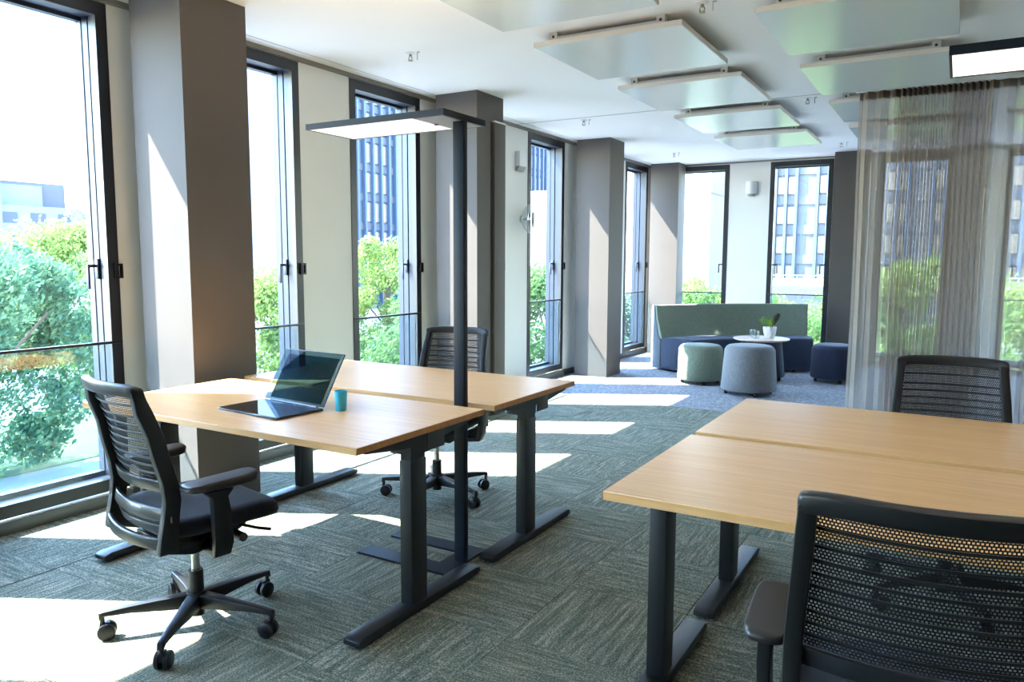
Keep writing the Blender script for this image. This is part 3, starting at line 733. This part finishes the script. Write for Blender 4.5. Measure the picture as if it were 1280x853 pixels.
# ------------------------------------------------------------------ curtain
def make_curtain():
    r = thing('curtain', 'floor length sheer taupe curtain hanging from the ceiling behind the right desks', 'curtain')
    pts = []; x = -.745; ph = 0.0; YC = 6.695
    rnd = random.Random(11)
    while x < 3.2:
        if x < -.50: per, amp = .085, .030
        elif x < .13: per, amp = .040, .043
        elif x < .36: per, amp = .10, .022
        elif x < 1.4: per, amp = .042, .042
        else: per, amp = .08, .035
        per *= rnd.uniform(.85, 1.15); amp *= rnd.uniform(.8, 1.2)
        for i in range(8):
            t = i/8; pts.append((x+per*t+.25*per*math.sin(4*math.pi*t)*.25, YC+amp*math.sin(2*math.pi*t)))
        x += per
    def sheet(z0, z1, nz, name, m, off=0):
        m_ = MB(); n = len(pts); vs = []; fs = []
        for i in range(nz+1):
            z = z0+(z1-z0)*i/nz; k = 1-.18*(z-z0)/(z1-z0)
            for j, (px, py) in enumerate(pts):
                vs.append((px+.006*math.sin(z*2.1+px*9)+off, YC+(py-YC)*k+.004*math.sin(z*3+px*5)-off, z))
        for i in range(nz):
            for j in range(n-1):
                a = i*n+j; fs.append((a, a+1, a+n+1, a+n))
        return m_.add(vs, fs).build(name, m, r, smooth=True, angle=180)
    sheet(.012, ZC-.042, 14, 'fabric', CURT)
    sheet(ZC-.100, ZC-.042, 2, 'heading_tape', CURT_T, .002)
    sheet(.012, .09, 1, 'hem', CURT, .002)
    return r
make_curtain()
ct = tag(box('curtain_track', PLW, (-.78, XR-.02, 6.680, 6.710, ZC-.041, ZC-.0005)), 'white curtain track fixed along the ceiling joint', 'curtain track')

# ------------------------------------------------------------------ outside
ZG = -4.2
gr = empty('ground'); tag(gr, kind='structure')
box('pavement', PAVE, (-150, 60, -60, 140, ZG-.5, ZG), gr)
box('road', ROAD, (-60, -30, -60, 140, ZG, ZG+.02), gr)
box('lawn', LAWN, (-28, -20.5, -10, 60, ZG, ZG+.03), gr)
box('bank', LAWN, (-30, 40, 61, 92, ZG, -.62), gr)
box('bank_wall', STONE, (-30, 40, 60.2, 61, ZG, -.55), gr)
box('path', STONE, (-30, 40, 50, 54, ZG, ZG+.03), gr)
rail = thing('railing', 'pale metal railing along the terrace wall beyond the far windows', 'railing')
rr = MB(); rr.box(-30, 20, 60.45, 60.5, .22, .28); rr.box(-30, 20, 60.45, 60.5, -.45, -.41); rr.build('handrail', RAILM, rail)
pr = None
for k in range(100):
    x = -30+.5*k
    if pr is None: pr = box('baluster', RAILM, (-.02, .02, 60.45, 60.5, -.55, .22), rail); q = pr
    else: q = pr.copy(); COL.objects.link(q)
    q.location.x = x

def foliage(seed, rx, rz, n, size):
    rnd = random.Random(seed); m_ = MB(); blobs = []
    for k in range(34):
        a = rnd.uniform(0, 6.28); t = rnd.uniform(-1, 1); q = rnd.uniform(.40, .95)
        blobs.append((Vector((rx*q*math.sqrt(1-t*t*.8)*math.cos(a), rx*q*math.sqrt(1-t*t*.8)*math.sin(a), rz*.85*t)), rnd.uniform(.20, .38)*rx))
    for i in range(n):
        c, rad = blobs[i % len(blobs)]
        d = Vector((rnd.gauss(0, 1), rnd.gauss(0, 1), rnd.gauss(0, 1))).normalized()*rad*rnd.uniform(.55, 1.1)
        p = c+d; p.z *= 1
        nrm = Vector((rnd.gauss(0, 1), rnd.gauss(0, 1), rnd.gauss(.4, 1))).normalized(); a = nrm.orthogonal().normalized(); b = nrm.cross(a); s_ = size*rnd.uniform(.6, 1.3)
        m_.add([p-a*s_, p+b*s_*.55+nrm*s_*.1, p+a*s_, p-b*s_*.55+nrm*s_*.1], [(0, 1, 2, 3)])
    return m_
FOL = [foliage(1, 2.7, 3.0, 24000, .085), foliage(2, 2.3, 3.3, 22000, .08), foliage(3, 3.0, 2.5, 24000, .085)]
fol_mesh = {}
def tree(x, y, ztop, s_, var, m, label):
    t = thing('tree', label, 'tree', (x, y, ZG), random.uniform(0, 6.28), 'trees outside the windows')
    rz = (3.0, 3.3, 2.5)[var]
    zc = (ztop-ZG)-rz*s_*1.15
    key = (var, m.name)
    if key not in fol_mesh:
        f = FOL[var].build('foliage', m, t); fol_mesh[key] = f
    else:
        f = fol_mesh[key].copy(); COL.objects.link(f); f.parent = t
    tag(f, kind='stuff')
    f.location = (0, 0, zc); f.scale = (s_, s_, s_)
    tr = MB(); tr.tube([(0, 0, -.1), (.05, 0, zc*.5), (.02, .08, zc*.9), (0, 0, zc+rz*s_*.4)], .17, 10)
    for k in range(5):
        a = 1.3*k; tr.tube([(0, 0, zc*.75), (.8*s_*math.cos(a), .8*s_*math.sin(a), zc), (1.7*s_*math.cos(a), 1.7*s_*math.sin(a), zc+1.0*s_)], .035, 6)
    tr.build('trunk', BARK, t)
TR = [(-21.0, 9.5, 2.3, .95, 0, LEAF3, 'leafy green tree in the first window, left half of the pane'),
      (-23.3, 14.9, 2.4, .9, 1, LEAF, 'leafy tree with thick trunk in the first window, right half of the pane'),
      (-33, 18, 3.0, 1.1, 2, LEAF2, 'pale tree behind the others in the first window'),
      (-19.0, 18.6, 2.4, 1.0, 1, LEAF2, 'light green tree filling the second window above the laptop'),
      (-20.5, 24.6, 2.7, .9, 1, LEAF2, 'bright slender tree in the window behind the floor lamp head'),
      (-13.6, 18.6, .8, .8, 0, LEAF, 'low round tree in the third window beside the floor lamp'),
      (-13.2, 25.5, 1.3, .95, 2, LEAF, 'round tree seen in the window behind the glass globe'),
      (-13.0, 32.0, .9, 1.0, 0, LEAF3, 'tree seen in the narrow window before the far corner column'),
      (-7.4, 26.5, 1.3, .95, 0, LEAF2, 'sunlit yellow green tree above the left part of the sofa'),
      (-6.6, 34.5, -.4, .8, 2, LEAF2, 'low sunlit tree at the lower left of the far middle window'),
      (-3.0, 22.5, .3, .75, 1, LEAF2, 'sunlit tree beside the dark far column, above the sofa end'),
      (-1.6, 30.0, 2.0, 1.0, 0, LEAF2, 'bright tree behind the left part of the sheer curtain'),
      (2.6, 25.5, 1.0, .9, 2, LEAF2, 'bright tree behind the right end of the sheer curtain'),
      (7.2, 29.0, 1.6, 1.0, 1, LEAF2, 'bright tree behind the curtain beyond the right edge')]
for a in TR: tree(*a)

def facade(name, label, cat, org, ux, n_groups, per, ng, sp_, ww, wh, rows, zrow, fh, depth, wallm, winm, ztop, finm=None):
    """org: left bottom corner on the face plane, ux: unit vector along the face (outward normal = ux rotated -90)"""
    b = thing(name, label, cat, (org[0], org[1], ZG), math.atan2(ux[1], ux[0]))
    Wd = n_groups*per
    box('wall', wallm, (0, Wd, .3, depth, 0, ztop-ZG), b)
    box('roof', B_ROOF, (-.3, Wd+.3, .1, depth+.3, ztop-ZG, ztop-ZG+.4), b)
    w0 = None; f0 = None; s0 = None
    for g in range(n_groups):
        for i in range(ng):
            for j in range(rows):
                x = g*per+.5*(per-ng*sp_)+sp_*(i+.5); z = zrow+fh*j-ZG
                if w0 is None:
                    w0 = MB(); w0.box(-ww/2, ww/2, .12, .29, -wh, 0); w0 = w0.build('window', winm[0], b); o = w0; w1 = w0.data.copy(); w1.materials[0] = winm[1]
                else:
                    o = w0.copy(); COL.objects.link(o)
                if (g*7+i*3+j*5) % 4 == 0: o.data = w1
                o.location = (x, 0, z)
        if finm:
            for i in range(ng+1):
                x = g*per+.5*(per-ng*sp_)+sp_*i
                if f0 is None: f0 = box('fin', finm, (-.16, .16, -.25, .3, 0, ztop-ZG), b); o = f0
                else: o = f0.copy(); COL.objects.link(o)
                o.location = (x, 0, 0)
    for j in range(rows):
        z = zrow+fh*j-ZG
        q = box('spandrel', B_GREY, (0, Wd, .16, .30, z+.25, z+fh-wh-.2), b) if s0 is None else s0.copy()
        if s0 is None: s0 = q; s0.location = (0, 0, 0); zb = z
        else: COL.objects.link(q); q.location = (0, 0, z-zb)
    return b
# blue-grey tower seen through the left windows (its face looks towards +X)
facade('office_tower', 'tall blue grey office block with warm window rows across the street', 'building', (-60, 62), (0, 1), 11, 5.6, 3, 1.45, .95, 2.15, 7, 1.1, 3.4, 14, B_BLUE, (B_WARM, B_GLASS), 27, B_BLUE)
facade('finned_building', 'blue grey building with vertical fins and pale windows beyond the far windows', 'building', (-21, 92), (1, 0), 8, 5.7, 3, 1.15, .72, 1.9, 5, .75, 3.37, 14, B_GREY, (B_GLASS, B_WARM), 21, B_BLUE)
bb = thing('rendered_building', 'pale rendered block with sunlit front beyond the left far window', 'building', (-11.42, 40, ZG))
box('wall', B_SHADED, (-2.2, 0, .06, 10, 0, 19), bb)  # side face carries its shade as a darker colour than the front
box('front_wall', B_SUNLIT, (-2.2, -.02, 0, .06, 0, 19), bb)
box('low_wing', B_SUNLIT, (-14, -2.2, 0, 10, 0, 9.6), bb)
box('wall_joint', STONE, (-2.2, .02, -.02, 10.02, 9.05, 9.12), bb)
B_WIN = mat('far_window_glass', (.07, .08, .1), .3)
B_PALE = mat('pale_concrete', (.16, .185, .22), .9)
lw = thing('low_white_building', 'distant white flat roofed building above the trees in the first window', 'building', (-120, 25, ZG))
box('wall', B_PALE, (-14, 0, 0, 52, 0, 13.2), lw)
box('attic', B_PALE, (-12, -2, 6, 40, 13.2, 16.4), lw)
box('roof_plant', B_GREY, (-10, -3, 34, 44, 13.2, 17), lw)
box('stair_tower', B_PALE, (-8, .4, 29, 33, 0, 17.6), lw)
wq = None
for k in range(13):
    for j in range(3):
        if wq is None: wq = box('window', B_WIN, (-.02, .06, -1.1, 1.1, -.8, .8), lw); o = wq
        else: o = wq.copy(); COL.objects.link(o)
        o.location = (.0, 2.2+4*k, 11.4-3.4*j)
